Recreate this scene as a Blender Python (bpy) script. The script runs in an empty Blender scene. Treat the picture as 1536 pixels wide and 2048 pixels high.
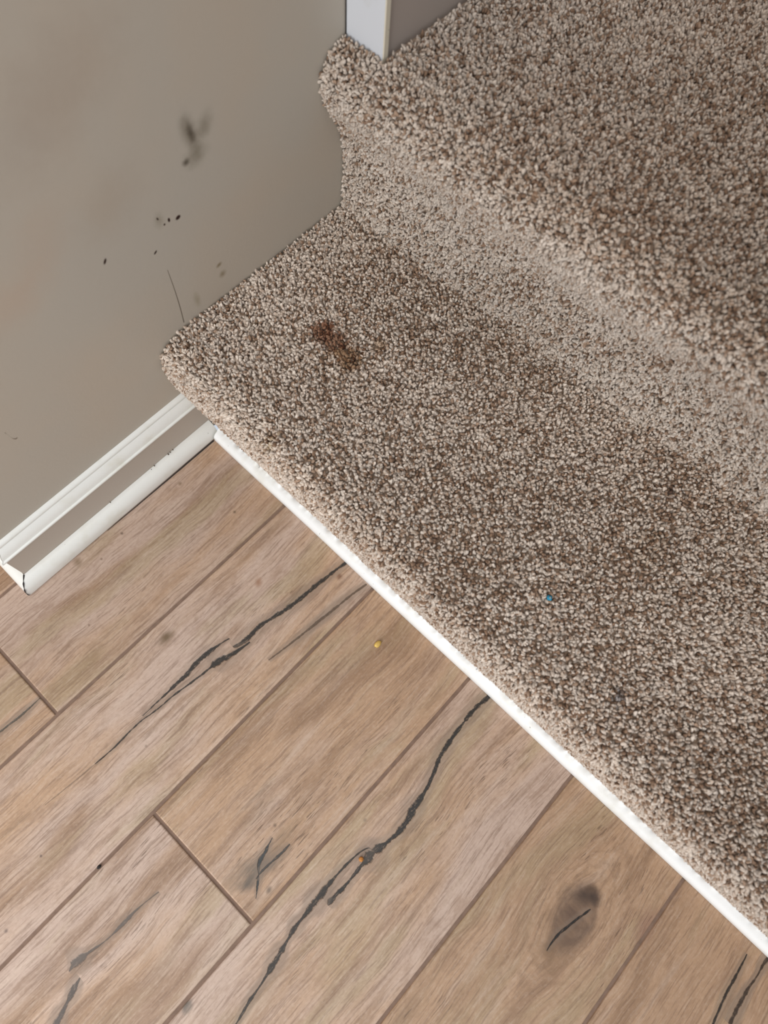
import bpy, bmesh, math, random
import numpy as np
from mathutils import Matrix, Vector

# ---------------------------------------------------------------- camera
W, H = 1536, 2048
CAM = (-0.1725, -0.4221, 0.8224)
AZ, EL, ROLL, FPX = 0.6082, -1.2126, 0.1557, 1415.5
SC = bpy.context.scene
COL = SC.collection


def cam_axes():
    f = np.array([math.cos(EL) * math.cos(AZ), math.cos(EL) * math.sin(AZ), math.sin(EL)])
    r = np.cross(f, [0, 0, 1]); r /= np.linalg.norm(r); u = np.cross(r, f)
    c, s = math.cos(ROLL), math.sin(ROLL)
    return c * r + s * u, -s * r + c * u, f


AX = cam_axes()


def hit(px, py, axis=2, val=0.0):
    """place on a plane of the room that a pixel of the photograph looks at"""
    r, u, f = AX
    d = r * ((px - W / 2) / FPX) - u * ((py - H / 2) / FPX) + f
    t = (val - CAM[axis]) / d[axis]
    return np.array(CAM) + t * d


cd = bpy.data.cameras.new('camera')
cam = bpy.data.objects.new('camera', cd)
COL.objects.link(cam)
r_, u_, f_ = AX
m = Matrix(((r_[0], u_[0], -f_[0], CAM[0]), (r_[1], u_[1], -f_[1], CAM[1]), (r_[2], u_[2], -f_[2], CAM[2]), (0, 0, 0, 1)))
cam.matrix_world = m
cd.sensor_fit = 'HORIZONTAL'
cd.sensor_width = 36
cd.lens = FPX / W * 36
cd.clip_start = 0.01
cd.dof.use_dof = True
cd.dof.focus_distance = 0.77
cd.dof.aperture_fstop = cd.lens / 6.2
SC.camera = cam

# ---------------------------------------------------------------- light
world = bpy.data.worlds.new('world'); SC.world = world
world.use_nodes = True
bg = world.node_tree.nodes['Background']
bg.inputs['Color'].default_value = (0.80, 0.88, 1.0, 1)
bg.inputs['Strength'].default_value = 0.68


def area(name, loc, target, sx, sy, power, color):
    l = bpy.data.lights.new(name, 'AREA'); l.shape = 'RECTANGLE'
    l.size = sx; l.size_y = sy; l.energy = power; l.color = color
    o = bpy.data.objects.new(name, l); COL.objects.link(o)
    o.location = loc
    o.rotation_euler = (Vector(target) - Vector(loc)).to_track_quat('-Z', 'Y').to_euler()
    return o


area('window_daylight', (-1.7, -0.50, 0.86), (0, -0.40, 0.2), 1.0, 1.1, 21, (1.0, 0.985, 0.965))
area('ceiling_bounce', (-0.9, -0.7, 2.35), (-0.3, -0.4, 0), 2.0, 1.6, 15, (1.0, 0.93, 0.84))

SC.view_settings.view_transform = 'Standard'
SC.view_settings.look = 'None'
SC.view_settings.gamma = 1
SC.view_settings.use_curve_mapping = False
SC.view_settings.exposure = 0.14

# ---------------------------------------------------------------- helpers


def lin(r, g, b):
    return tuple((c / 255 / 12.92 if c / 255 <= .04045 else ((c / 255 + .055) / 1.055) ** 2.4) for c in (r, g, b)) + (1,)


def link(name, me, mat=None, parent=None, kind=None, label=None, cat=None, group=None, smooth=False):
    if mat: me.materials.append(mat)
    if smooth:
        for p in me.polygons: p.use_smooth = True
    o = bpy.data.objects.new(name, me); COL.objects.link(o)
    if parent: o.parent = parent
    for k, v in (('kind', kind), ('label', label), ('category', cat), ('group', group)):
        if v: o[k] = v
    return o


def mesh(name, v, f):
    me = bpy.data.meshes.new(name); me.from_pydata([tuple(map(float, p)) for p in v], [], f); me.update()
    bm = bmesh.new(); bm.from_mesh(me); bmesh.ops.recalc_face_normals(bm, faces=bm.faces); bm.to_mesh(me); bm.free()
    return me


def box(name, x0, x1, y0, y1, z0, z1, bev=0, seg=2):
    bm = bmesh.new(); bmesh.ops.create_cube(bm, size=1)
    for v in bm.verts:
        v.co = Vector(((x0 + x1) / 2 + v.co.x * (x1 - x0), (y0 + y1) / 2 + v.co.y * (y1 - y0), (z0 + z1) / 2 + v.co.z * (z1 - z0)))
    if bev: bmesh.ops.bevel(bm, geom=bm.edges[:], offset=bev, segments=seg, affect='EDGES', profile=.5)
    me = bpy.data.meshes.new(name); bm.to_mesh(me); bm.free(); return me


class NT:
    """small helper for building node materials"""
    def __init__(s, name):
        s.mat = bpy.data.materials.new(name); s.mat.use_nodes = True
        s.t = s.mat.node_tree; s.b = s.t.nodes['Principled BSDF']

    def n(s, typ, **k):
        nd = s.t.nodes.new(typ)
        for a, v in k.items(): setattr(nd, a, v)
        return nd

    def set(s, sock, v):
        if hasattr(v, 'is_linked') or isinstance(v, bpy.types.NodeSocket): s.t.links.new(v, sock)
        else: sock.default_value = v

    def m(s, op, a, b=0.0, c=0.0, clamp=False):
        nd = s.n('ShaderNodeMath', operation=op, use_clamp=clamp)
        s.set(nd.inputs[0], a); s.set(nd.inputs[1], b); s.set(nd.inputs[2], c)
        return nd.outputs[0]

    def mr(s, v, a, b, c=0.0, d=1.0, smooth=True):
        nd = s.n('ShaderNodeMapRange', interpolation_type='SMOOTHSTEP' if smooth else 'LINEAR')
        s.set(nd.inputs['Value'], v)
        for nm, x in (('From Min', a), ('From Max', b), ('To Min', c), ('To Max', d)): s.set(nd.inputs[nm], x)
        return nd.outputs[0]

    def mix(s, f, a, b, mode='MIX'):
        nd = s.n('ShaderNodeMix', data_type='RGBA', blend_type=mode)
        s.set(nd.inputs[0], f); s.set(nd.inputs[6], a); s.set(nd.inputs[7], b)
        return nd.outputs[2]

    def comb(s, x, y, z):
        nd = s.n('ShaderNodeCombineXYZ')
        for i, v in enumerate((x, y, z)): s.set(nd.inputs[i], v)
        return nd.outputs[0]

    def pos(s):
        g = s.n('ShaderNodeNewGeometry'); sp = s.n('ShaderNodeSeparateXYZ'); s.t.links.new(g.outputs['Position'], sp.inputs[0])
        return g.outputs['Position'], sp.outputs[0], sp.outputs[1], sp.outputs[2]

    def noise(s, vec, scale, detail=2, rough=.5, dist=0):
        nd = s.n('ShaderNodeTexNoise'); s.set(nd.inputs['Vector'], vec)
        nd.inputs['Scale'].default_value = scale; nd.inputs['Detail'].default_value = detail
        nd.inputs['Roughness'].default_value = rough; nd.inputs['Distortion'].default_value = dist
        return nd.outputs['Fac']

    def bump(s, h, strength, dist):
        nd = s.n('ShaderNodeBump'); s.set(nd.inputs['Height'], h)
        nd.inputs['Strength'].default_value = strength; nd.inputs['Distance'].default_value = dist
        s.t.links.new(nd.outputs[0], s.b.inputs['Normal'])

    def ellipse(s, x, y, cx, cy, rx, ry, ang=0., wob=None, soft=1.0, wa=.3):
        """0..1 mark of elliptical shape, with a wobbly outline"""
        ca, sa = math.cos(ang), math.sin(ang)
        dx = s.m('SUBTRACT', x, cx); dy = s.m('SUBTRACT', y, cy)
        u = s.m('ADD', s.m('MULTIPLY', dx, ca / rx), s.m('MULTIPLY', dy, sa / rx))
        v = s.m('ADD', s.m('MULTIPLY', dx, -sa / ry), s.m('MULTIPLY', dy, ca / ry))
        d = s.m('SQRT', s.m('ADD', s.m('MULTIPLY', u, u), s.m('MULTIPLY', v, v)))
        if wob is not None: d = s.m('ADD', d, s.m('MULTIPLY', s.m('SUBTRACT', wob, .5), wa * 2))
        return s.mr(d, 1 + .0, 1 - soft * .999, 0, 1)

    def crack(s, x, y, pts, wob=None, wamp=.0012, wnoise=None):
        """line mark running along x: pts = (x, y, half width)"""
        pts = sorted([tuple(map(float, p)) for p in pts])
        x0, x1 = pts[0][0], pts[-1][0]
        ys = [p[1] for p in pts]; ws = [p[2] for p in pts]
        ylo, yhi = min(ys) - .002, max(ys) + .002
        wmax = max(ws) * 1.05
        t = s.m('DIVIDE', s.m('SUBTRACT', x, x0), x1 - x0)

        def curve(vals):
            nd = s.n('ShaderNodeFloatCurve'); s.t.links.new(t, nd.inputs['Value'])
            c = nd.mapping.curves[0]
            P = [((p[0] - x0) / (x1 - x0), v) for p, v in zip(pts, vals)]
            c.points[0].location = P[0]; c.points[1].location = P[-1]
            for q in P[1:-1]: c.points.new(*q)
            nd.mapping.use_clip = True; nd.mapping.update()
            return nd.outputs[0]
        cy = s.m('MULTIPLY_ADD', curve([(v - ylo) / (yhi - ylo) for v in ys]), yhi - ylo, ylo)
        w = s.m('MULTIPLY', curve([v / wmax for v in ws]), wmax)
        if wnoise is not None: w = s.m('MULTIPLY', w, wnoise)
        d = s.m('SUBTRACT', y, cy)
        if wob is not None: d = s.m('ADD', d, s.m('MULTIPLY', s.m('SUBTRACT', wob, .5), wamp * 2))
        d = s.m('ABSOLUTE', d)
        k = s.mr(d, s.m('MULTIPLY', w, 1.45), s.m('MULTIPLY', w, .75), 0, 1)
        inside = s.m('MULTIPLY', s.m('GREATER_THAN', t, 0.0), s.m('LESS_THAN', t, 1.0))
        return s.m('MULTIPLY', k, inside)


# ---------------------------------------------------------------- materials
# painted wall: taupe, dull sheen, scuffs and specks
def wall_mat(name, marks=False, base=(179, 171, 158)):
    t = NT(name); p, x, y, z = t.pos()
    big = t.noise(p, 4.5, 3, .55); col = t.mix(t.mr(big, .35, .7), lin(*base), lin(base[0] + 4, base[1] - 1, base[2] - 5))
    if marks:
        wob = t.noise(p, 55, 4, .65)

        def W2(px, py): h = hit(px, py, 1, 0.0); return float(h[0]), float(h[2])

        def mk(px, py, rx, ry, ang, colr, a, soft=1., wa=.45):
            nonlocal col
            cx, cz = W2(px, py)
            k = t.ellipse(x, z, cx, cz, rx, ry, ang, wob, soft, wa)
            col = t.mix(t.m('MULTIPLY', k, a), col, lin(*colr))
        # smudges (on the photographed wall, low beside the stairs)
        mk(380, 270, .011, .030, .1, (88, 78, 58), .6)
        mk(382, 268, .005, .012, .1, (70, 60, 46), .75)
        mk(408, 250, .012, .018, -.5, (108, 100, 80), .5)
        mk(392, 310, .018, .016, .3, (112, 104, 84), .5)
        mk(372, 325, .006, .005, 0, (70, 62, 48), .8)
        mk(318, 440, .008, .012, 0, (128, 118, 98), .5)
        mk(438, 530, .006, .004, .3, (122, 104, 70), .85)
        mk(445, 548, .007, .007, .3, (122, 106, 78), .75)
        mk(395, 600, .006, .016, 0, (140, 128, 100), .5)
        mk(100, 200, .10, .05, .4, (158, 140, 124), .3)
        mk(85, 490, .05, .035, .9, (182, 160, 140), .3)
        mk(30, 600, .05, .03, .2, (184, 160, 140), .35)
        mk(220, 410, .05, .04, .7, (166, 150, 132), .3)
        for (px, py, rx, rz, an) in ((356, 435, .0034, .0026, .2), (338, 440, .0016, .003, 0), (329, 449, .0013, .0014, 0), (315, 438, .0010, .0022, .3),
                                     (311, 505, .0028, .0013, .6), (210, 523, .0016, .0038, -.6)):
            mk(px, py, rx, rz, an, (45, 22, 14), 1., .45, .15)
        # thin hairline scratch and curl
        a0 = W2(335, 540); a1 = W2(368, 645)
        k = t.crack(z, x, [(a1[1], a1[0], .0006), ((a0[1] + a1[1]) / 2, (a0[0] + a1[0]) / 2 + .001, .0005), (a0[1], a0[0], .0003)])
        col = t.mix(t.m('MULTIPLY', k, .75), col, lin(88, 76, 62))
        c = [W2(10, 866), W2(17, 874), W2(26, 877), W2(35, 875)]
        k = t.crack(x, z, [(c[0][0], c[0][1], .0007), (c[1][0], c[1][1], .0011), (c[2][0], c[2][1], .001), (c[3][0], c[3][1], .0005)])
        col = t.mix(t.m('MULTIPLY', k, .8), col, lin(96, 82, 66))
    t.set(t.b.inputs['Base Color'], col)
    t.b.inputs['Roughness'].default_value = .62
    t.b.inputs['Specular IOR Level'].default_value = .35
    t.bump(t.noise(p, 240, 3, .6), .10, .001)
    return t.mat


MW = wall_mat('taupe wall paint with scuffs', True)
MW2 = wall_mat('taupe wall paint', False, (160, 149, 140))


def white_mat(name, col=(228, 228, 222), dirt=.5, rough=.38):
    t = NT(name); p, x, y, z = t.pos()
    n1 = t.noise(p, 30, 3, .6)
    c = t.mix(t.mr(n1, .5, .8), lin(*col), lin(col[0] - 12, col[1] - 14, col[2] - 20))
    sp = t.mr(t.noise(p, 190, 2, .5), .74, .79)
    c = t.mix(t.m('MULTIPLY', sp, dirt), c, lin(92, 78, 62))
    t.set(t.b.inputs['Base Color'], c); t.b.inputs['Roughness'].default_value = rough
    t.bump(t.noise(p, 90, 2), .15, .001)
    return t.mat


MWH = white_mat('white gloss trim paint')
MWC = white_mat('white casing paint', (196, 199, 204), .1)
MCR = white_mat('cream bare edge', (205, 196, 176), .8)


def plain(name, c, rough=.7, n=0.15, sc=80):
    t = NT(name); p, x, y, z = t.pos()
    k = t.noise(p, sc, 3)
    t.set(t.b.inputs['Base Color'], t.mix(k, lin(*[v * (1 - n) for v in c]), lin(*[min(255, v * (1 + n)) for v in c])))
    t.b.inputs['Roughness'].default_value = rough
    t.bump(k, .3, .001)
    return t.mat


MGR = plain('brown grout', (126, 103, 88), .85, .16, 120)
MBK = plain('carpet backing', (150, 128, 108), .95, .2, 200)
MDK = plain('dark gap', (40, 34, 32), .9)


# wood-look plank tile: printed grain, pores, knots and dark cracks
def F(px, py, w=0.001):
    h = hit(px, py, 2, 0.0); return (float(h[0]), float(h[1]), w)


def plank_mat():
    t = NT('wood look plank tile'); p, x, y, z = t.pos()
    oi = t.n('ShaderNodeObjectInfo'); sp = t.n('ShaderNodeSeparateColor'); t.t.links.new(oi.outputs['Color'], sp.inputs[0])
    warm, seed, light = sp.outputs[0], sp.outputs[1], sp.outputs[2]
    so = t.m('MULTIPLY', seed, 37.0)
    # grain bends around the big knot
    kx, ky, _ = F(1150, 1832)
    kdx = t.m('SUBTRACT', x, kx); kdy = t.m('SUBTRACT', y, ky)
    g = t.m('ADD', t.m('MULTIPLY', t.m('MULTIPLY', kdx, kdx), 300.), t.m('MULTIPLY', t.m('MULTIPLY', kdy, kdy), 900.))
    bend = t.m('MULTIPLY', t.m('DIVIDE', kdy, t.m('ADD', g, .55)), -.62)
    wv = t.noise(t.comb(t.m('ADD', x, so), y, so), 5.0, 3, .5)
    yy = t.m('ADD', t.m('ADD', y, bend), t.m('MULTIPLY', t.m('SUBTRACT', wv, .5), .030))

    def gr(sx, sy, det=3, ro=.55, scale=1.0, dist=0):
        return t.noise(t.comb(t.m('MULTIPLY_ADD', x, sx, so), t.m('MULTIPLY', yy, sy), so), scale, det, ro, dist)
    broad = gr(3.2, 13, 4, .6)
    band = gr(6, 75, 4, .62)
    fine = gr(28, 520, 3, .6)
    grit = t.noise(t.comb(t.m('MULTIPLY_ADD', x, .55, so), yy, so), 420, 3, .65)
    mot = t.noise(t.comb(t.m('MULTIPLY_ADD', x, .5, so), yy, so), 60, 4, .65)
    tan = lin(185, 152, 122); pink = lin(191, 167, 151); brown = lin(150, 119, 91); green = lin(168, 148, 116)
    c = t.mix(t.mr(t.m('ADD', broad, t.m('MULTIPLY', t.m('SUBTRACT', warm, .5), .55)), .36, .64), pink, tan)
    c = t.mix(t.m('MULTIPLY', t.mr(gr(4.5, 22, 3, .5, 1.0, .6), .52, .68), .75), c, brown)
    c = t.mix(t.m('MULTIPLY', t.mr(gr(3.7, 17, 3, .5, 1.4), .50, .66), .6), c, green)
    c = t.mix(t.m('MULTIPLY', t.mr(band, .50, .70), .50), c, lin(140, 112, 90))
    c = t.mix(t.m('MULTIPLY', t.mr(band, .46, .30), .35), c, lin(206, 184, 166))
    c = t.mix(t.m('MULTIPLY', t.mr(fine, .50, .66), .48), c, lin(118, 92, 74))
    c = t.mix(t.m('MULTIPLY', t.mr(fine, .46, .28), .28), c, lin(214, 194, 176))
    c = t.mix(t.m('MULTIPLY', t.mr(grit, .50, .68), .17), c, lin(126, 100, 80))
    c = t.mix(t.m('MULTIPLY', t.mr(grit, .48, .34), .13), c, lin(222, 203, 186))
    c = t.mix(t.m('MULTIPLY', t.mr(mot, .52, .68), .30), c, lin(140, 110, 86))
    # pores: short dark dashes in a few patches
    patch = t.mr(gr(5, 16, 2), .50, .66)
    pore = t.mr(gr(60, 800, 1, .5), .63, .70)
    c = t.mix(t.m('MULTIPLY', t.m('MULTIPLY', pore, patch), .7), c, lin(96, 74, 58))
    c = t.mix(t.mr(light, 0, 1, .30, -.0, False), c, lin(120, 92, 68))

    wob = t.noise(t.comb(t.m('MULTIPLY', x, .45), y, 0.), 105, 5, .55)
    wob2 = t.noise(p, 48, 4, .65)
    wn = t.mr(t.noise(t.comb(x, t.m('MULTIPLY', y, .3), 3.), 85, 4, .65), .30, .66, .30, 1.35, False)
    ck = t.mr(t.noise(t.comb(t.m('MULTIPLY', x, .35), y, 7.), 620, 3, .6), .30, .48, .62, 1.0)
    knt = t.mr(t.m('ADD', t.m('MULTIPLY', mot, .6), t.m('MULTIPLY', band, .4)), .34, .54, .45, 1.0)
    hgt = t.m('MULTIPLY', t.m('ADD', t.m('MULTIPLY', band, .5), t.m('ADD', t.m('MULTIPLY', fine, .55), t.m('MULTIPLY', grit, .3))), .32)

    def soft(px, py, rx, ry, ang, colr, a, wa=.35, so_=1.):
        nonlocal c
        cx, cy, _ = F(px, py)
        k = t.m('MULTIPLY', t.ellipse(x, y, cx, cy, rx, ry, ang, wob2, so_, wa), knt)
        c = t.mix(t.m('MULTIPLY', k, a), c, lin(*colr))

    def cr(pts, colr=(52, 47, 42), a=1.0, halo=0., deep=1.0, wamp=.0009, noise=True):
        nonlocal c, hgt
        P = [F(*q) for q in pts]
        if halo:
            k0 = t.crack(x, y, [(q[0], q[1], q[2] * 3 + .0015) for q in P], wob, wamp)
            c = t.mix(t.m('MULTIPLY', k0, halo), c, lin(128, 112, 98))
        k = t.crack(x, y, P, wob, wamp, wn if noise else None)
        c = t.mix(t.m('MULTIPLY', t.m('MULTIPLY', k, ck), a), c, lin(*colr))
        hgt = t.m('SUBTRACT', hgt, t.m('MULTIPLY', k, deep))
    # second row from the wall: long crack
    cr([(698, 1121, .0012), (691, 1126, .0014), (634, 1169, .0020), (595, 1202, .0026), (548, 1234, .0024), (517, 1255, .0026), (492, 1279, .0024), (466, 1294, .0008)], halo=.45)
    cr([(500, 1284, .0006), (480, 1298, .0016), (459, 1311, .0028), (435, 1324, .0036), (420, 1336, .0012), (396, 1355, .0009), (346, 1392, .0008), (310, 1422, .0006), (273, 1450, .0007), (223, 1500, .0007), (190, 1528, .0003)], halo=.35)
    cr([(459, 1277, .0008), (431, 1294, .0012), (408, 1312, .0026), (392, 1327, .0020), (372, 1350, .0022), (358, 1363, .0016), (319, 1400, .0009), (285, 1432, .0004)], halo=.3)
    cr([(223, 1500, .0005), (137, 1572, .0006), (90, 1610, .0003)], a=.45, deep=.3)
    soft(640, 1240, .075, .012, .0, (150, 132, 116), .7)
    cr([(733, 1168, .0011), (700, 1192, .0012), (673, 1214, .0016), (619, 1257, .0012), (572, 1294, .0010), (537, 1320, .0005)], (84, 68, 54), .85, .45, .5)
    soft(679, 1153, .006, .005, 0, (110, 74, 54), .8)
    soft(517, 1165, .010, .006, .6, (150, 110, 82), .75)
    soft(332, 1274, .016, .009, 0, (104, 84, 58), .9)
    # fourth row: long crack
    cr([(985, 1386, .0016), (976, 1394, .0020), (947, 1421, .0026), (916, 1460, .0020), (888, 1500, .0026), (868, 1545, .0022), (850, 1583, .0018), (826, 1620, .0034), (805, 1655, .0026), (775, 1684, .0020), (748, 1703, .0048), (730, 1722, .0040), (708, 1750, .0012), (690, 1772, .0018), (665, 1797, .0022), (655, 1810, .0006)], (46, 42, 38), halo=.45)
    soft(742, 1703, .022, .009, .1, (100, 88, 76), .7)
    cr([(745, 1700, .0006), (700, 1722, .0010), (661, 1765, .0016), (629, 1806, .0034), (610, 1830, .0016), (592, 1852, .0024), (575, 1880, .0010), (560, 1907, .0026), (540, 1940, .0022), (524, 1966, .0012), (500, 2000, .0014), (483, 2030, .0010), (465, 2060, .0004)], (54, 49, 44), halo=.5)
    # third row: knot near the end joint
    soft(510, 1738, .046, .018, -.25, (104, 95, 84), .95)
    soft(560, 1680, .034, .012, .0, (140, 116, 92), .7)
    soft(494, 1768, .012, .010, 0, (92, 84, 76), .8)
    cr([(545, 1675, .0003), (538, 1688, .0009), (530, 1705, .0015), (520, 1722, .0017), (517, 1756, .0015), (514, 1780, .0009), (512, 1798, .0003)], (58, 60, 60), halo=.4)
    cr([(580, 1688, .0003), (563, 1706, .0012), (547, 1721, .0010), (535, 1732, .0010), (524, 1742, .0010), (512, 1758, .0004)], (72, 68, 64), halo=.4)
    soft(538, 1780, .006, .004, .4, (92, 80, 68), .8)
    # third row, left of the joint
    cr([(318, 1784, .0004), (273, 1820, .0007), (251, 1842, .0016), (219, 1874, .0006), (182, 1902, .0014), (165, 1914, .0034), (152, 1924, .0040), (145, 1933, .0020), (138, 1943, .0004)], (92, 84, 78), .9, .4, .4)
    cr([(160, 1955, .0004), (148, 1978, .0022), (132, 2010, .0014), (120, 2035, .0026), (106, 2062, .0022)], (74, 68, 64), .9, .5, .5)
    soft(375, 2014, .009, .006, .3, (96, 92, 84), .85, .3, .7)
    # left tile of the first row
    cr([(82, 1394, .0004), (66, 1409, .0008), (46, 1428, .0014), (20, 1448, .0010), (-10, 1470, .0012)], (74, 70, 62), .9, .5, .5)
    # big knot, fifth row, with growth rings bending around it
    u = t.m('MULTIPLY', kdx, 1 / .055); w_ = t.m('MULTIPLY', kdy, 1 / .022)
    rd = t.m('SQRT', t.m('ADD', t.m('MULTIPLY', u, u), t.m('MULTIPLY', w_, w_)))
    rg = t.m('SINE', t.m('MULTIPLY', t.m('ADD', rd, t.m('MULTIPLY', wob2, 1.3)), 15.))
    rg = t.m('MULTIPLY', t.mr(rg, .1, .95), t.m('MULTIPLY', t.mr(rd, .7, 1.1), t.mr(rd, 2.4, 1.2)))
    c = t.mix(t.m('MULTIPLY', rg, .22), c, lin(118, 92, 66))
    soft(1130, 1850, .068, .032, .1, (132, 104, 76), .8)
    soft(1148, 1834, .046, .0255, .12, (104, 82, 66), .95, .16, .40)
    soft(1158, 1812, .030, .018, .1, (84, 64, 52), .8, .4)
    soft(1166, 1792, .027, .012, -.95, (60, 45, 36), .95, .6)
    soft(1182, 1778, .010, .006, -.8, (84, 64, 48), .8, .5)
    soft(1100, 1890, .020, .010, .3, (112, 86, 62), .7, .5)
    cr([(1181, 1818, .0003), (1173, 1824, .0009), (1156, 1836, .0008), (1133, 1855, .0009), (1117, 1869, .0011), (1102, 1888, .0007), (1094, 1902, .0003)], (26, 21, 17), halo=.3, wamp=.0010)
    soft(1290, 1855, .03, .014, .1, (132, 96, 82), .6)
    # sixth row cracks
    cr([(1494, 1908, .0005), (1475, 1946, .0010), (1455, 1983, .0014), (1438, 2020, .0010), (1426, 2050, .0008)], (44, 36, 28), halo=.4)
    cr([(1540, 1912, .0014), (1526, 1930, .0014), (1513, 1954, .0008), (1495, 1980, .0014), (1460, 2050, .0022)], (60, 46, 34), halo=.6)
    # specks and little dents
    for (px, py, r, q) in ((469, 1024, .0030, (92, 76, 52)), (244, 1067, .0028, (64, 40, 28)), (155, 1124, .008, (120, 98, 72)), (360, 967, .004, (128, 104, 80)), (178, 1250, .002, (108, 82, 66)),
                           (292, 1492, .0022, (84, 66, 54)), (82, 1712, .0022, (96, 78, 70)), (550, 1651, .003, (108, 86, 70)), (12, 1862, .003, (110, 92, 84)), (730, 1640, .003, (110, 90, 76)), (203, 1118, .0024, (110, 84, 66))):
        soft(px, py, r, r, 0, q, .9, .2)
    t.set(t.b.inputs['Base Color'], c)
    t.set(t.b.inputs['Roughness'], t.mr(band, .3, .7, .42, .60, False))
    t.b.inputs['Specular IOR Level'].default_value = .45
    t.bump(hgt, .55, .0014)
    return t.mat


MPL = plank_mat()


def tuft_mat():
    t = NT('twisted carpet yarn')
    at = t.n('ShaderNodeAttribute', attribute_type='INSTANCER', attribute_name='yarn')
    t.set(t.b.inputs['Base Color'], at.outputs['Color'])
    t.b.inputs['Roughness'].default_value = .72
    t.b.inputs['Specular IOR Level'].default_value = .30
    t.b.inputs['Sheen Weight'].default_value = .12
    tr = t.n('ShaderNodeBsdfTranslucent'); t.set(tr.inputs['Color'], at.outputs['Color'])
    mx = t.n('ShaderNodeMixShader'); mx.inputs[0].default_value = .28
    t.t.links.new(t.b.outputs[0], mx.inputs[1]); t.t.links.new(tr.outputs[0], mx.inputs[2])
    t.t.links.new(mx.outputs[0], t.t.nodes['Material Output'].inputs['Surface'])
    return t.mat


MTU = tuft_mat()

# ---------------------------------------------------------------- floor of plank tiles
G = .0017            # half of the grout joint
fl = link('floor', box('floor', -1.75, 0.012, -1.9, .62, -.03, -.0016), MGR, kind='structure', label='wood-look plank tile floor with brown grout joints')
rowy = [.456, .304, .152, .0, -.152, -.3030, -.4557, -.608, -.7595, -.911, -1.063, -1.215, -1.367, -1.519, -1.671, -1.823]
ends = {2: -.80, 3: -.343, 4: -.78, 5: -.337, 6: -.90, 7: -.62, 8: -.335}
tints = {3: [(.42, .13, .55), (.6, .42, .55)], 4: [(.48, .31, 1.0)], 5: [(.75, .77, .75), (.25, .55, .95)], 6: [(.45, .23, .90)], 7: [(.95, .86, .35)], 8: [(.90, .49, .30)]}
rng = random.Random(4)
PL = 1.2


def plank(x0, x1, y0, y1, tint):
    if x1 - x0 < .02 or y1 - y0 < .01: return
    e = .0015; z0, z1, z2 = -.004, -.0013, 0.0
    v = []
    for (i, z) in ((0, z0), (0, z1), (e * .35, -.0003), (e, z2)):
        v += [(x0 + i, y0 + i, z), (x1 - i, y0 + i, z), (x1 - i, y1 - i, z), (x0 + i, y1 - i, z)]
    f = [(12, 13, 14, 15), (3, 2, 1, 0)]
    for k in range(3):
        for j in range(4): f.append((4 * k + j, 4 * k + (j + 1) % 4, 4 * k + 4 + (j + 1) % 4, 4 * k + 4 + j))
    o = link('plank', mesh('plank', v, f), MPL, fl)
    o.color = (*tint, 1)


for i in range(len(rowy) - 1):
    yt, yb = rowy[i], rowy[i + 1]
    e = ends.get(i, -rng.uniform(.2, 1.1))
    xs = sorted([e - PL, e, e + PL])
    right = -.302 + .03 if yb > -.01 else .010
    xs = [-1.74] + [q for q in xs if -1.7 < q < right - .05] + [right]
    segs = list(zip(xs[:-1], xs[1:]))[::-1]
    for j, (a, b) in enumerate(segs):
        tt = tints.get(i, [])
        tint = tt[j] if j < len(tt) else (rng.uniform(.2, .8), rng.random(), rng.uniform(.5, 1))
        top = yt - G
        plank(a + G, b - (G if b != right else 0), yb + G, top if not (yt > -.01 and yt < .01 and False) else top, tint)

# ---------------------------------------------------------------- walls
XE = -.2565          # outside corner of the left wall
XT = .2620           # face of the casing board where the wall steps in
YU = -.0445          # face of the wall beside the upper steps
link('wall_left', box('wall_left', XE, XT + .04, 0.0, .11, -.02, 2.45, .0012, 2), MW, kind='structure', label='scuffed taupe wall beside the lower step')
link('wall_upper', box('wall_upper', XT + .0055, 1.6, YU + .0015, -.0003, .15, 2.45), MW2, kind='structure', label='taupe wall beside the upper step, beyond the white casing')
link('wall_return', box('wall_return', XE + .0002, XE + .11, .1105, .62, -.02, 2.45), MW2, kind='structure', label='taupe wall going back around the corner')
link('wall_back', box('wall_back', -1.75, XE + .11, .625, .70, -.03, 2.45), MW2, kind='structure')
link('wall_right', box('wall_right', .02, 1.6, -1.46, -1.36, -.02, 2.45), MW2, kind='structure')

# white casing board at the step in the wall
cs = link('trim_1', box('trim_1', XT, XT + .0055, YU + .0004, -.0013, .374, 2.45, .0006, 2), MWC, kind='structure', label='white casing board standing on the upper step')
link('board_edge', box('board_edge', XT + .0006, XT + .0058, YU - .0009, YU + .0004, .374, 2.45), MCR, cs, label='cream worn edge')
link('paint_chip', box('paint_chip', XT + .0002, XT + .0045, YU - .0013, YU + .0008, .448, .4675, .0005, 1), plain('bare brown wood', (112, 72, 48), .8), cs, label='brown chipped spot')
link('gap', box('gap', XT - .0003, XT + .004, -.0013, -.0002, .38, 2.4), MDK, cs, label='dark crack beside the board')


def sweep(name, prof, path, closed_prof=True):
    """sweep a profile of (outward, z) along a path of (x, y, nx, ny) with mitred corners"""
    v = []; f = []; n = len(prof)
    for (x, y, nx, ny) in path:
        for (o, z) in prof: v.append((x + nx * o, y + ny * o, z))
    for i in range(len(path) - 1):
        for j in range(n):
            f.append((i * n + j, i * n + (j + 1) % n, (i + 1) * n + (j + 1) % n, (i + 1) * n + j))
    f.append(tuple(range(n))[::-1]); f.append(tuple((len(path) - 1) * n + j for j in range(n)))
    return mesh(name, v, f)


def arc(cx, cz, rx, rz, a0, a1, n):
    return [(cx + rx * math.cos(math.radians(a0 + (a1 - a0) * i / n)), cz + rz * math.sin(math.radians(a0 + (a1 - a0) * i / n))) for i in range(n + 1)]


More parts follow.
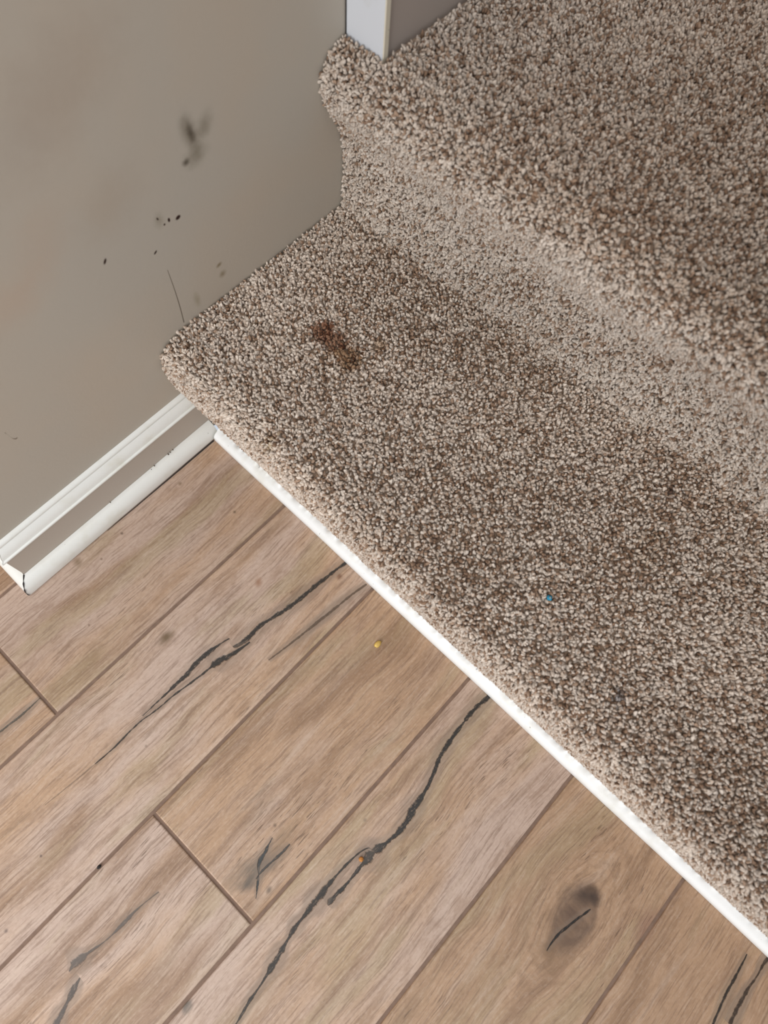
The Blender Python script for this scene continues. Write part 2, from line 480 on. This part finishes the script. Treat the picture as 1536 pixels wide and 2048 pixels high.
# base board: taupe flat board, white ogee cap, white shoe moulding, each mitred at the corner
MFL = wall_mat('taupe painted board', False, (180, 170, 158))
board = [(0.0002, .004), (.0112, .004), (.0112, .078), (.0002, .078)]
cap = [(0.0002, .0745), (.0128, .0745)] + [(.0140, .0752), (.0142, .0762), (.0138, .0772), (.0118, .0778), (.0110, .0815), (.0098, .0845), (.0078, .0872), (.0062, .0893), (.0052, .0903), (.0030, .0908)] + \
      [(.0030, .0913), (.0054, .0916), (.0056, .0925), (.0050, .0942), (.0036, .0954), (.0002, .0962)]
shoe = [(.0115, .0021)] + [(.0244, .0021), (.0249, .006)] + arc(.0128, .010, .0121, .0152, 0, 82, 8)[1:] + [(.0115, .0256)]


def run(name, prof, mat, x_end, label, smooth=True):
    d = prof
    front = link(name, sweep(name, d, [(XE, 0, -1, -1), (x_end, 0, 0, -1)]), mat, bb)
    front['label'] = label
    if smooth: smooth_by(front)
    return front


def smooth_by(o, ang=35):
    me = o.data
    for p in me.polygons: p.use_smooth = True
    bm = bmesh.new(); bm.from_mesh(me)
    for e in bm.edges:
        if len(e.link_faces) == 2 and e.calc_face_angle(0) > math.radians(ang): e.smooth = False
    bm.to_mesh(me); bm.free()


bb = link('baseboard_left', sweep('baseboard_left', board, [(XE, 0, -1, -1), (.0125, 0, 0, -1)]), MFL, kind='structure', label='taupe baseboard with white cap and shoe moulding')
run('cap_moulding', cap, MWH, .0125, 'white cap')
sh = run('shoe_moulding', shoe, MWH, .0085, 'white rounded shoe')
ret = link('baseboard_return', sweep('baseboard_return', board, [(XE, .0, -1, -1), (XE, .62, -1, 0)]), MFL, kind='structure', label='baseboard going back around the wall corner')
for nm, pr in (('cap_moulding', cap), ('shoe_moulding', shoe)):
    o = link(nm, sweep(nm, pr, [(XE - .0004, .0004, -1, -1), (XE - .0004, .62, -1, 0)]), MWH, ret); smooth_by(o)
# open mitre crack at the corner and a nail dimple
cdx = [(XE - .0130, -.0130), (XE - .0249, -.0249)]
crk = []
for (o, z) in shoe[1:]:
    crk.append((XE - o - .0003, -o - .0003, z + .0002))
cv = [Vector(q) for q in crk]; vv = []; ff = []
for i, q in enumerate(cv):
    wdt = .00045 + .0003 * math.sin(i * 2.1)
    vv += [tuple(q + Vector((wdt, -wdt, 0))), tuple(q + Vector((-wdt, wdt, 0)))]
for i in range(len(cv) - 1): ff.append((2 * i, 2 * i + 1, 2 * i + 3, 2 * i + 2))
link('mitre_crack', mesh('mitre_crack', vv, ff), MDK, bb, label='dark open mitre joint')

link('gap_shade_strip', mesh('gap_shade_strip', [(-.17, -.0250, .0002), (-.001, -.0246, .0002), (-.001, -.0262, .0002), (-.06, -.0261, .0002), (-.12, -.0256, .0002), (-.17, -.0250, .0012), (-.001, -.0246, .0012), (-.001, -.0259, .0006), (-.06, -.0258, .0006), (-.12, -.0254, .0006)], [(0, 1, 2, 3, 4), (5, 6, 7, 8, 9), (1, 2, 7, 6), (2, 3, 8, 7), (3, 4, 9, 8), (4, 0, 5, 9), (0, 1, 6, 5)]), MDK, bb, label='dark strip in place of the shade in the gap under the shoe moulding')  # dark strip laid in for the shade of the gap below the shoe
dv, df = [], []
jr = random.Random(3)
for (px, py, r) in ((302, 938, .0011), (308, 931, .0009), (336, 908, .0012), (340, 904, .0008), (345, 899, .0009), (220, 1004, .0008), (415, 862, .0009), (424, 861, .0012), (430, 866, .0012)):
    q = hit(px, py, 1, -.0122); q[1] = -.0126; b0 = len(dv)
    for k in range(5):
        dv.append((q[0] + r * jr.uniform(.6, 1.2) * math.cos(k * 1.257), q[1] - .0004, q[2] + r * jr.uniform(.5, 1.) * math.sin(k * 1.257)))
    dv.append((q[0], q[1] - .0014, q[2] + .0002)); dv.append((q[0], q[1] + .0012, q[2]))
    for k in range(5): df += [(b0 + k, b0 + (k + 1) % 5, b0 + 5), (b0 + (k + 1) % 5, b0 + k, b0 + 6)]
link('dirt_chips', mesh('dirt_chips', dv, df), plain('brown dirt', (74, 56, 42), .9), bb, kind='stuff', label='little chips of dirt')

# shoe moulding along the foot of the first riser
SX = .0
rs = [(.0125, .0010), (.0004, .0010), (.0, .0022), (.0, .0085)] + [(.0125 - .0125 * math.cos(math.radians(a)), .0085 + .0105 * math.sin(math.radians(a))) for a in (12, 25, 38, 50, 62, 75, 90)]
v = []; f = []; n = len(rs)
ys = [-.0262, -.0270] + [-.028 - i * .0021 for i in range(1, 630)]
jr = random.Random(8); jag = 0.
for i, yy in enumerate(ys):
    s_ = .82 if i == 0 else 1
    jag = .35 * jag + jr.uniform(-.0024, .0030)
    for j, (a, b) in enumerate(rs):
        up = (0, .35, 1)[max(0, j - n + 3)] if i else 0
        v.append(((.0125 - (.0125 - a) * s_) + .0003 * math.sin(yy * 23) - .0006 * up, yy, b * (.93 if i == 0 else 1) + up * (jag + .0009)))
for i in range(len(ys) - 1):
    for j in range(n): f.append((i * n + j, i * n + (j + 1) % n, (i + 1) * n + (j + 1) % n, (i + 1) * n + j))
f.append(tuple(range(n))); f.append(tuple((len(ys) - 1) * n + j for j in range(n)))
o = link('trim_2', mesh('trim_2', v, f), white_mat('bright white trim paint', (234, 235, 233), .7), kind='structure', label='white shoe moulding along the foot of the carpeted step')
smooth_by(o)

# ---------------------------------------------------------------- carpeted stairs
YEND = -1.355
PILE = .0056
prof1 = [(.0150, .0060), (.0125, .020), (.0090, .039), (.0000, .075), (-.0085, .108), (-.0135, .135), (-.0155, .155), (-.0140, .172), (-.0090, .184), (.0, .1905), (.014, .1940), (.032, .1950), (.10, .1950), (.18, .1950), (.272, .1950), (.335, .1950)]
prof2 = [(.2520, .186), (.2545, .215), (.2560, .250), (.2545, .278), (.2490, .301), (.2380, .322), (.2300, .338), (.2265, .353), (.2285, .369), (.2370, .3805), (.2500, .3870), (.2650, .3895), (.33, .3900), (.45, .3900), (.66, .3900)]


def catmull(P, step=.0016):
    P = [np.array(p, float) for p in P]; P = [2 * P[0] - P[1]] + P + [2 * P[-1] - P[-2]]
    out = []
    for i in range(1, len(P) - 2):
        a, b, c, d = P[i - 1:i + 3]
        # centripetal-like damping with chord-scaled tangents
        L = np.linalg.norm(c - b)
        t1 = (c - a) / max(np.linalg.norm(c - b) + np.linalg.norm(b - a), 1e-9) * L
        t2 = (d - b) / max(np.linalg.norm(d - c) + np.linalg.norm(c - b), 1e-9) * L
        n = max(2, int(L / step))
        for k in range(n):
            u = k / n
            out.append((2 * u ** 3 - 3 * u ** 2 + 1) * b + (u ** 3 - 2 * u ** 2 + u) * t1 + (-2 * u ** 3 + 3 * u ** 2) * c + (u ** 3 - u ** 2) * t2)
    out.append(P[-2]); return np.array(out)


stairs = bpy.data.objects.new('carpeted_stairs', None); COL.objects.link(stairs)
stairs.location = (0.013, -.70, 0)
stairs['label'] = 'stair steps beside the taupe wall covered in speckled beige and brown twist-pile carpet'
stairs['category'] = 'stairs'

# yarn shapes
yc = bpy.data.collections.new('yarn_shapes')


def make_yarn(seed):
    r = random.Random(seed); N = 7; S = 6; v = []; f = []
    bx, by = r.uniform(-.25, .25), r.uniform(-.25, .25)
    ph = r.uniform(0, 6.28); tw = r.uniform(2.2, 4.2) * r.choice((1, -1, 1)); fl_ = r.uniform(.55, .75)
    for i in range(N):
        u = i / (N - 1)
        cx = bx * u * u + .05 * math.sin(ph + u * 5); cy = by * u * u + .05 * math.cos(ph + u * 5)
        w = .235 * (.80 + .45 * math.sin(u * 2.3)) * (1 if i < N - 2 else (.86 if i == N - 2 else .42))
        zz = u * 1.0 if i < N - 1 else 1.03
        for j in range(S):
            a = 2 * math.pi * j / S; X = w * math.cos(a); Y = w * fl_ * math.sin(a)
            q = ph + tw * u
            v.append((cx + X * math.cos(q) - Y * math.sin(q), cy + X * math.sin(q) + Y * math.cos(q), zz))
    for i in range(N - 1):
        for j in range(S): f.append((i * S + j, i * S + (j + 1) % S, (i + 1) * S + (j + 1) % S, (i + 1) * S + j))
    f.append(tuple((N - 1) * S + j for j in range(S)))
    me = bpy.data.meshes.new('yarn'); me.from_pydata(v, [], f); me.materials.append(MTU)
    for p in me.polygons: p.use_smooth = True
    ob = bpy.data.objects.new('yarn', me); yc.objects.link(ob)


for s in range(10): make_yarn(s)


def yarn_tree():
    g = bpy.data.node_groups.new('carpet_pile', 'GeometryNodeTree')
    g.interface.new_socket('Geometry', in_out='INPUT', socket_type='NodeSocketGeometry')
    g.interface.new_socket('Geometry', in_out='OUTPUT', socket_type='NodeSocketGeometry')
    N = g.nodes.new; L = g.links.new
    gi = N('NodeGroupInput'); go = N('NodeGroupOutput')
    m2p = N('GeometryNodeMeshToPoints'); L(gi.outputs[0], m2p.inputs[0])
    ci = N('GeometryNodeCollectionInfo'); ci.inputs['Collection'].default_value = yc
    ci.inputs['Separate Children'].default_value = True; ci.inputs['Reset Children'].default_value = True
    ip = N('GeometryNodeInstanceOnPoints'); L(m2p.outputs[0], ip.inputs['Points']); L(ci.outputs[0], ip.inputs['Instance'])
    ip.inputs['Pick Instance'].default_value = True

    def na(nm, tp):
        a = N('GeometryNodeInputNamedAttribute'); a.data_type = tp; a.inputs['Name'].default_value = nm; return a.outputs['Attribute']
    L(na('pick', 'INT'), ip.inputs['Instance Index'])
    L(na('scl', 'FLOAT_VECTOR'), ip.inputs['Scale'])
    e2r = N('FunctionNodeEulerToRotation'); L(na('eul', 'FLOAT_VECTOR'), e2r.inputs[0]); L(e2r.outputs[0], ip.inputs['Rotation'])
    L(ip.outputs[0], go.inputs[0])
    return g


YT = yarn_tree()
nr = np.random.default_rng(11)

# smooth pseudo-noise for the tone of the pile
_w = [(nr.normal(size=3) * s, nr.uniform(0, 6.28)) for s in (9, 12, 16, 22, 30, 40, 55, 75) for _ in range(3)]


def tone(P, k0=0, k1=24):
    s = 0
    for q, ph in _w[k0:k1]: s = s + np.sin(P @ q + ph)
    return s / math.sqrt((k1 - k0) / 2)


def pile(prof, skew, name, parent, xmin_wall, spacing=.00275):
    C = catmull(prof); seg = np.linalg.norm(np.diff(C, axis=0), axis=1); S = np.concatenate([[0], np.cumsum(seg)])
    T = np.gradient(C, axis=0); T /= np.linalg.norm(T, axis=1)[:, None]
    NN = np.stack([-T[:, 1], T[:, 0]], 1)      # outward (up / towards the room)
    ns = int(S[-1] / spacing); ny = int(-YEND / spacing)
    s, y = np.meshgrid((np.arange(ns) + .5) * spacing, -(np.arange(ny) + .45) * spacing, indexing='ij')
    s = s + (np.arange(ny) % 2)[None, :] * spacing * .5
    s = s.ravel(); y = y.ravel()
    s = s + nr.uniform(-.45, .45, s.size) * spacing; y = y + nr.uniform(-.45, .45, s.size) * spacing
    s = np.clip(s, 0, S[-1] - 1e-5); y = np.minimum(y, -.0016)
    cx = np.interp(s, S, C[:, 0]); cz = np.interp(s, S, C[:, 1]); nx = np.interp(s, S, NN[:, 0]); nz = np.interp(s, S, NN[:, 1])
    x = cx + skew(y)
    top = np.stack([x, y, cz], 1); nrm = np.stack([nx, np.zeros_like(nx), nz], 1); nrm /= np.linalg.norm(nrm, axis=1)[:, None]
    base = top - nrm * PILE
    keep = ~((top[:, 0] > XT - .002) & (top[:, 1] > YU - .002) & (top[:, 2] > .3))
    if xmin_wall: keep &= top[:, 0] < xmin_wall + .045 * -y
    base, nrm, top, s = base[keep], nrm[keep], top[keep], s[keep]
    K = len(base)
    # lean: random, plus a gentle common nap and large-scale swirls
    sw = np.stack([tone(top, 0, 9), tone(top + 3, 0, 9), np.zeros(K)], 1) * .10
    d = nrm + nr.normal(size=(K, 3)) * .42 + sw + np.array([-.10, -.10, .12])
    # keep ends out of the wall
    wl = np.where(top[:, 0] > XT - .01, YU, 0.0) * (top[:, 2] > .3)
    near = (top[:, 1] > wl - .006)
    d[near, 1] = -np.abs(d[near, 1]) * .7
    d /= np.linalg.norm(d, axis=1)[:, None]
    th = np.arccos(np.clip(d[:, 2], -1, 1)); phi = np.arctan2(d[:, 1], d[:, 0])
    # euler XYZ whose z axis is d, with random spin: Rz(phi) Ry(th) Rz(spin)
    sp = nr.uniform(0, 2 * np.pi, K)
    ct, st, cp, sp_, cs_, ss = np.cos(th), np.sin(th), np.cos(phi), np.sin(phi), np.cos(sp), np.sin(sp)
    R00 = cp * ct * cs_ - sp_ * ss; R10 = sp_ * ct * cs_ + cp * ss; R20 = -st * cs_
    R21 = st * ss; R22 = ct
    ey = np.arcsin(np.clip(-R20, -1, 1)); ex = np.arctan2(R21, R22); ez = np.arctan2(R10, R00)
    eul = np.stack([ex, ey, ez], 1)
    hgt = PILE * nr.uniform(.90, 1.20, K) * (1 + .05 * tone(top, 12, 24))
    wid = .0071 * nr.uniform(.75, 1.2, K)
    scl = np.stack([wid, wid, hgt], 1)
    # yarn colours: mixed beige, taupe and brown strands
    def L3(*c): return np.array(lin(*c)[:3])
    pal = np.array([L3(233, 220, 206), L3(222, 207, 192), L3(209, 190, 172), L3(180, 152, 129), L3(150, 121, 98)])
    tn = tone(top, 0, 24) * .05 + tone(top * 9, 6, 20) * .06
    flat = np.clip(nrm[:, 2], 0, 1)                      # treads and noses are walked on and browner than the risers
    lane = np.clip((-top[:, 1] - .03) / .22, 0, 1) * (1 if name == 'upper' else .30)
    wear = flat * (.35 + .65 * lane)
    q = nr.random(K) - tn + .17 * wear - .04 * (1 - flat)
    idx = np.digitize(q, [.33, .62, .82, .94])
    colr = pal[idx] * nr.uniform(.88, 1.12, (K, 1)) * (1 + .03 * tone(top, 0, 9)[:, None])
    soil_dim = (wear * (.9 if name == 'upper' else .20))[:, None]  # tread soil; the extra on the upper step paints in its dimmer light
    colr = colr * (1 - soil_dim * np.array([.12, .17, .22])) * np.where((name == 'upper'), .89, 1.02)  # upper step's yarn also darkened overall for the weaker light up there
    # marks that belong to the carpet
    def stain(cx, cy, cz, rx, ry, ang, c, a):
        nonlocal colr
        rx, ry = rx * 1.2, ry * 1.2
        dx, dy, dz = top[:, 0] - cx, top[:, 1] - cy, top[:, 2] - cz
        u = (dx * math.cos(ang) + dy * math.sin(ang)) / rx; w = (-dx * math.sin(ang) + dy * math.cos(ang)) / ry
        r = np.sqrt(u * u + w * w + (dz / max(rx, ry)) ** 2) + nr.normal(size=K) * .16
        k = np.clip((1.15 - r) / .45, 0, 1)[:, None] * a
        colr = colr * (1 - k) + colr * (L3(*c) / L3(178, 160, 142)) * k
    if name == 'lower':
        def on(px, py): return hit(px, py, 2, .195)
        for (px, py, rx, ry, ang, c, a) in ((645, 658, .0125, .0095, 0, (122, 82, 56), .92), (668, 680, .0120, .0095, -.6, (122, 84, 58), .92), (690, 704, .0150, .0100, -.9, (126, 92, 60), .88), (702, 728, .012, .006, -.3, (126, 92, 58), .8),
                                            (760, 690, .007, .006, 0, (140, 110, 80), .7), (1345, 982, .004, .003, 0, (80, 60, 50), .9), (1240, 1390, .006, .004, 0, (112, 104, 100), .8), (1300, 1095, .02, .012, .4, (160, 138, 116), .6)):
            h = on(px, py); stain(h[0], h[1], .195, rx, ry, ang, c, a)
        for (px, py, r, c, a) in ((548, 885, .010, (140, 112, 72), .75), (568, 920, .011, (142, 114, 72), .75), (590, 955, .011, (140, 110, 68), .8)):
            h = hit(px, py, 0, .002); stain(h[0], h[1], h[2], r, r, 0, c, a)
    me = bpy.data.meshes.new('carpet_pile'); me.vertices.add(K); me.vertices.foreach_set('co', base.astype(np.float32).ravel())
    a = me.attributes.new('eul', 'FLOAT_VECTOR', 'POINT'); a.data.foreach_set('vector', eul.astype(np.float32).ravel())
    a = me.attributes.new('scl', 'FLOAT_VECTOR', 'POINT'); a.data.foreach_set('vector', scl.astype(np.float32).ravel())
    a = me.attributes.new('pick', 'INT', 'POINT'); a.data.foreach_set('value', nr.integers(0, 10, K).astype(np.int32))
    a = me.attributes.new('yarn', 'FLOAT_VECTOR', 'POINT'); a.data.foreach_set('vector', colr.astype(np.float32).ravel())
    me.update()
    # the step itself
    B = C - NN * PILE
    V = []; Fc = []; yl = [-.0008] + [-.1 * i for i in range(1, 13)] + [YEND]
    B = B[::6] if len(B[::6]) else B
    if name == 'lower':
        poly = [(B[0][0], .0)] + [tuple(b) for b in B] + [(B[-1][0], .0)]
    else:
        poly = [(B[0][0] + .012, .0)] + [(B[0][0] + .012, .19)] + [tuple(b) for b in B if b[1] > C[0][1] + .004] + [(B[-1][0], .0)]
    n = len(poly)
    for yv in yl:
        for (a_, b_) in poly: V.append((a_ + float(skew(np.array(yv))), yv, b_))
    for i in range(len(yl) - 1):
        for j in range(n): Fc.append((i * n + j, i * n + (j + 1) % n, (i + 1) * n + (j + 1) % n, (i + 1) * n + j))
    Fc.append(tuple(range(n))); Fc.append(tuple((len(yl) - 1) * n + j for j in range(n)))
    st = link('step', mesh('step', V, Fc), MBK, parent, label=name + ' carpeted step')
    pl = link('carpet_pile', me, None, st, kind='stuff')
    md = pl.modifiers.new('pile', 'NODES'); md.node_group = YT
    for ob in (st,): ob.matrix_parent_inverse = Matrix.Translation(-stairs.location)
    return K


nk = pile(prof1, lambda y: 0 * y, 'lower', stairs, .258)
nk += pile(prof2, lambda y: -.043 * y, 'upper', stairs, None)
prof3 = [(a + .405, b + .195) for a, b in prof2 if a < .4]
nk += pile(prof3, lambda y: -.043 * y, 'topmost', stairs, None, .0044)
print('yarn tufts', nk)


# ---------------------------------------------------------------- little things lying about
def pebble(name, loc, r, mat, seed, label, cat, sq=(1, 1, .6)):
    bm = bmesh.new(); bmesh.ops.create_icosphere(bm, subdivisions=2, radius=1)
    rr = random.Random(seed)
    for v_ in bm.verts:
        k = 1 + rr.uniform(-.2, .2); v_.co = Vector((v_.co.x * r * sq[0] * k, v_.co.y * r * sq[1] * k, v_.co.z * r * sq[2] * k))
    lo = min(v_.co.z for v_ in bm.verts)
    for v_ in bm.verts: v_.co.z -= lo
    me = bpy.data.meshes.new(name); bm.to_mesh(me); bm.free()
    o = link(name, me, mat, label=label, cat=cat, smooth=True); o.location = loc; return o


MOR = plain('orange crumb', (218, 168, 88), .6, .3, 600)
h = hit(755, 1289); pebble('crumb', (h[0], h[1], 0), .0042, MOR, 1, 'orange crumb on the tan plank nearest the white strip', 'crumb', (1.15, .85, .5))
h = hit(722, 1718); pebble('crumb', (h[0], h[1], 0), .0026, plain('dark orange crumb', (176, 116, 52), .7, .3, 600), 2, 'small dark orange crumb beside the long black crack', 'crumb')
h = hit(198, 1734); pebble('grit', (h[0], h[1], -.0016), .0016, MDK, 3, 'black grain of grit in the grout joint at lower left', 'grit', (1.4, 1, .8))
h = hit(1099, 1196, 2, .195); pebble('lint', (h[0], h[1], .1935), .0026, plain('blue lint', (38, 130, 160), .8, .2, 600), 5, 'tiny blue piece of lint on the lower carpeted step', 'lint')
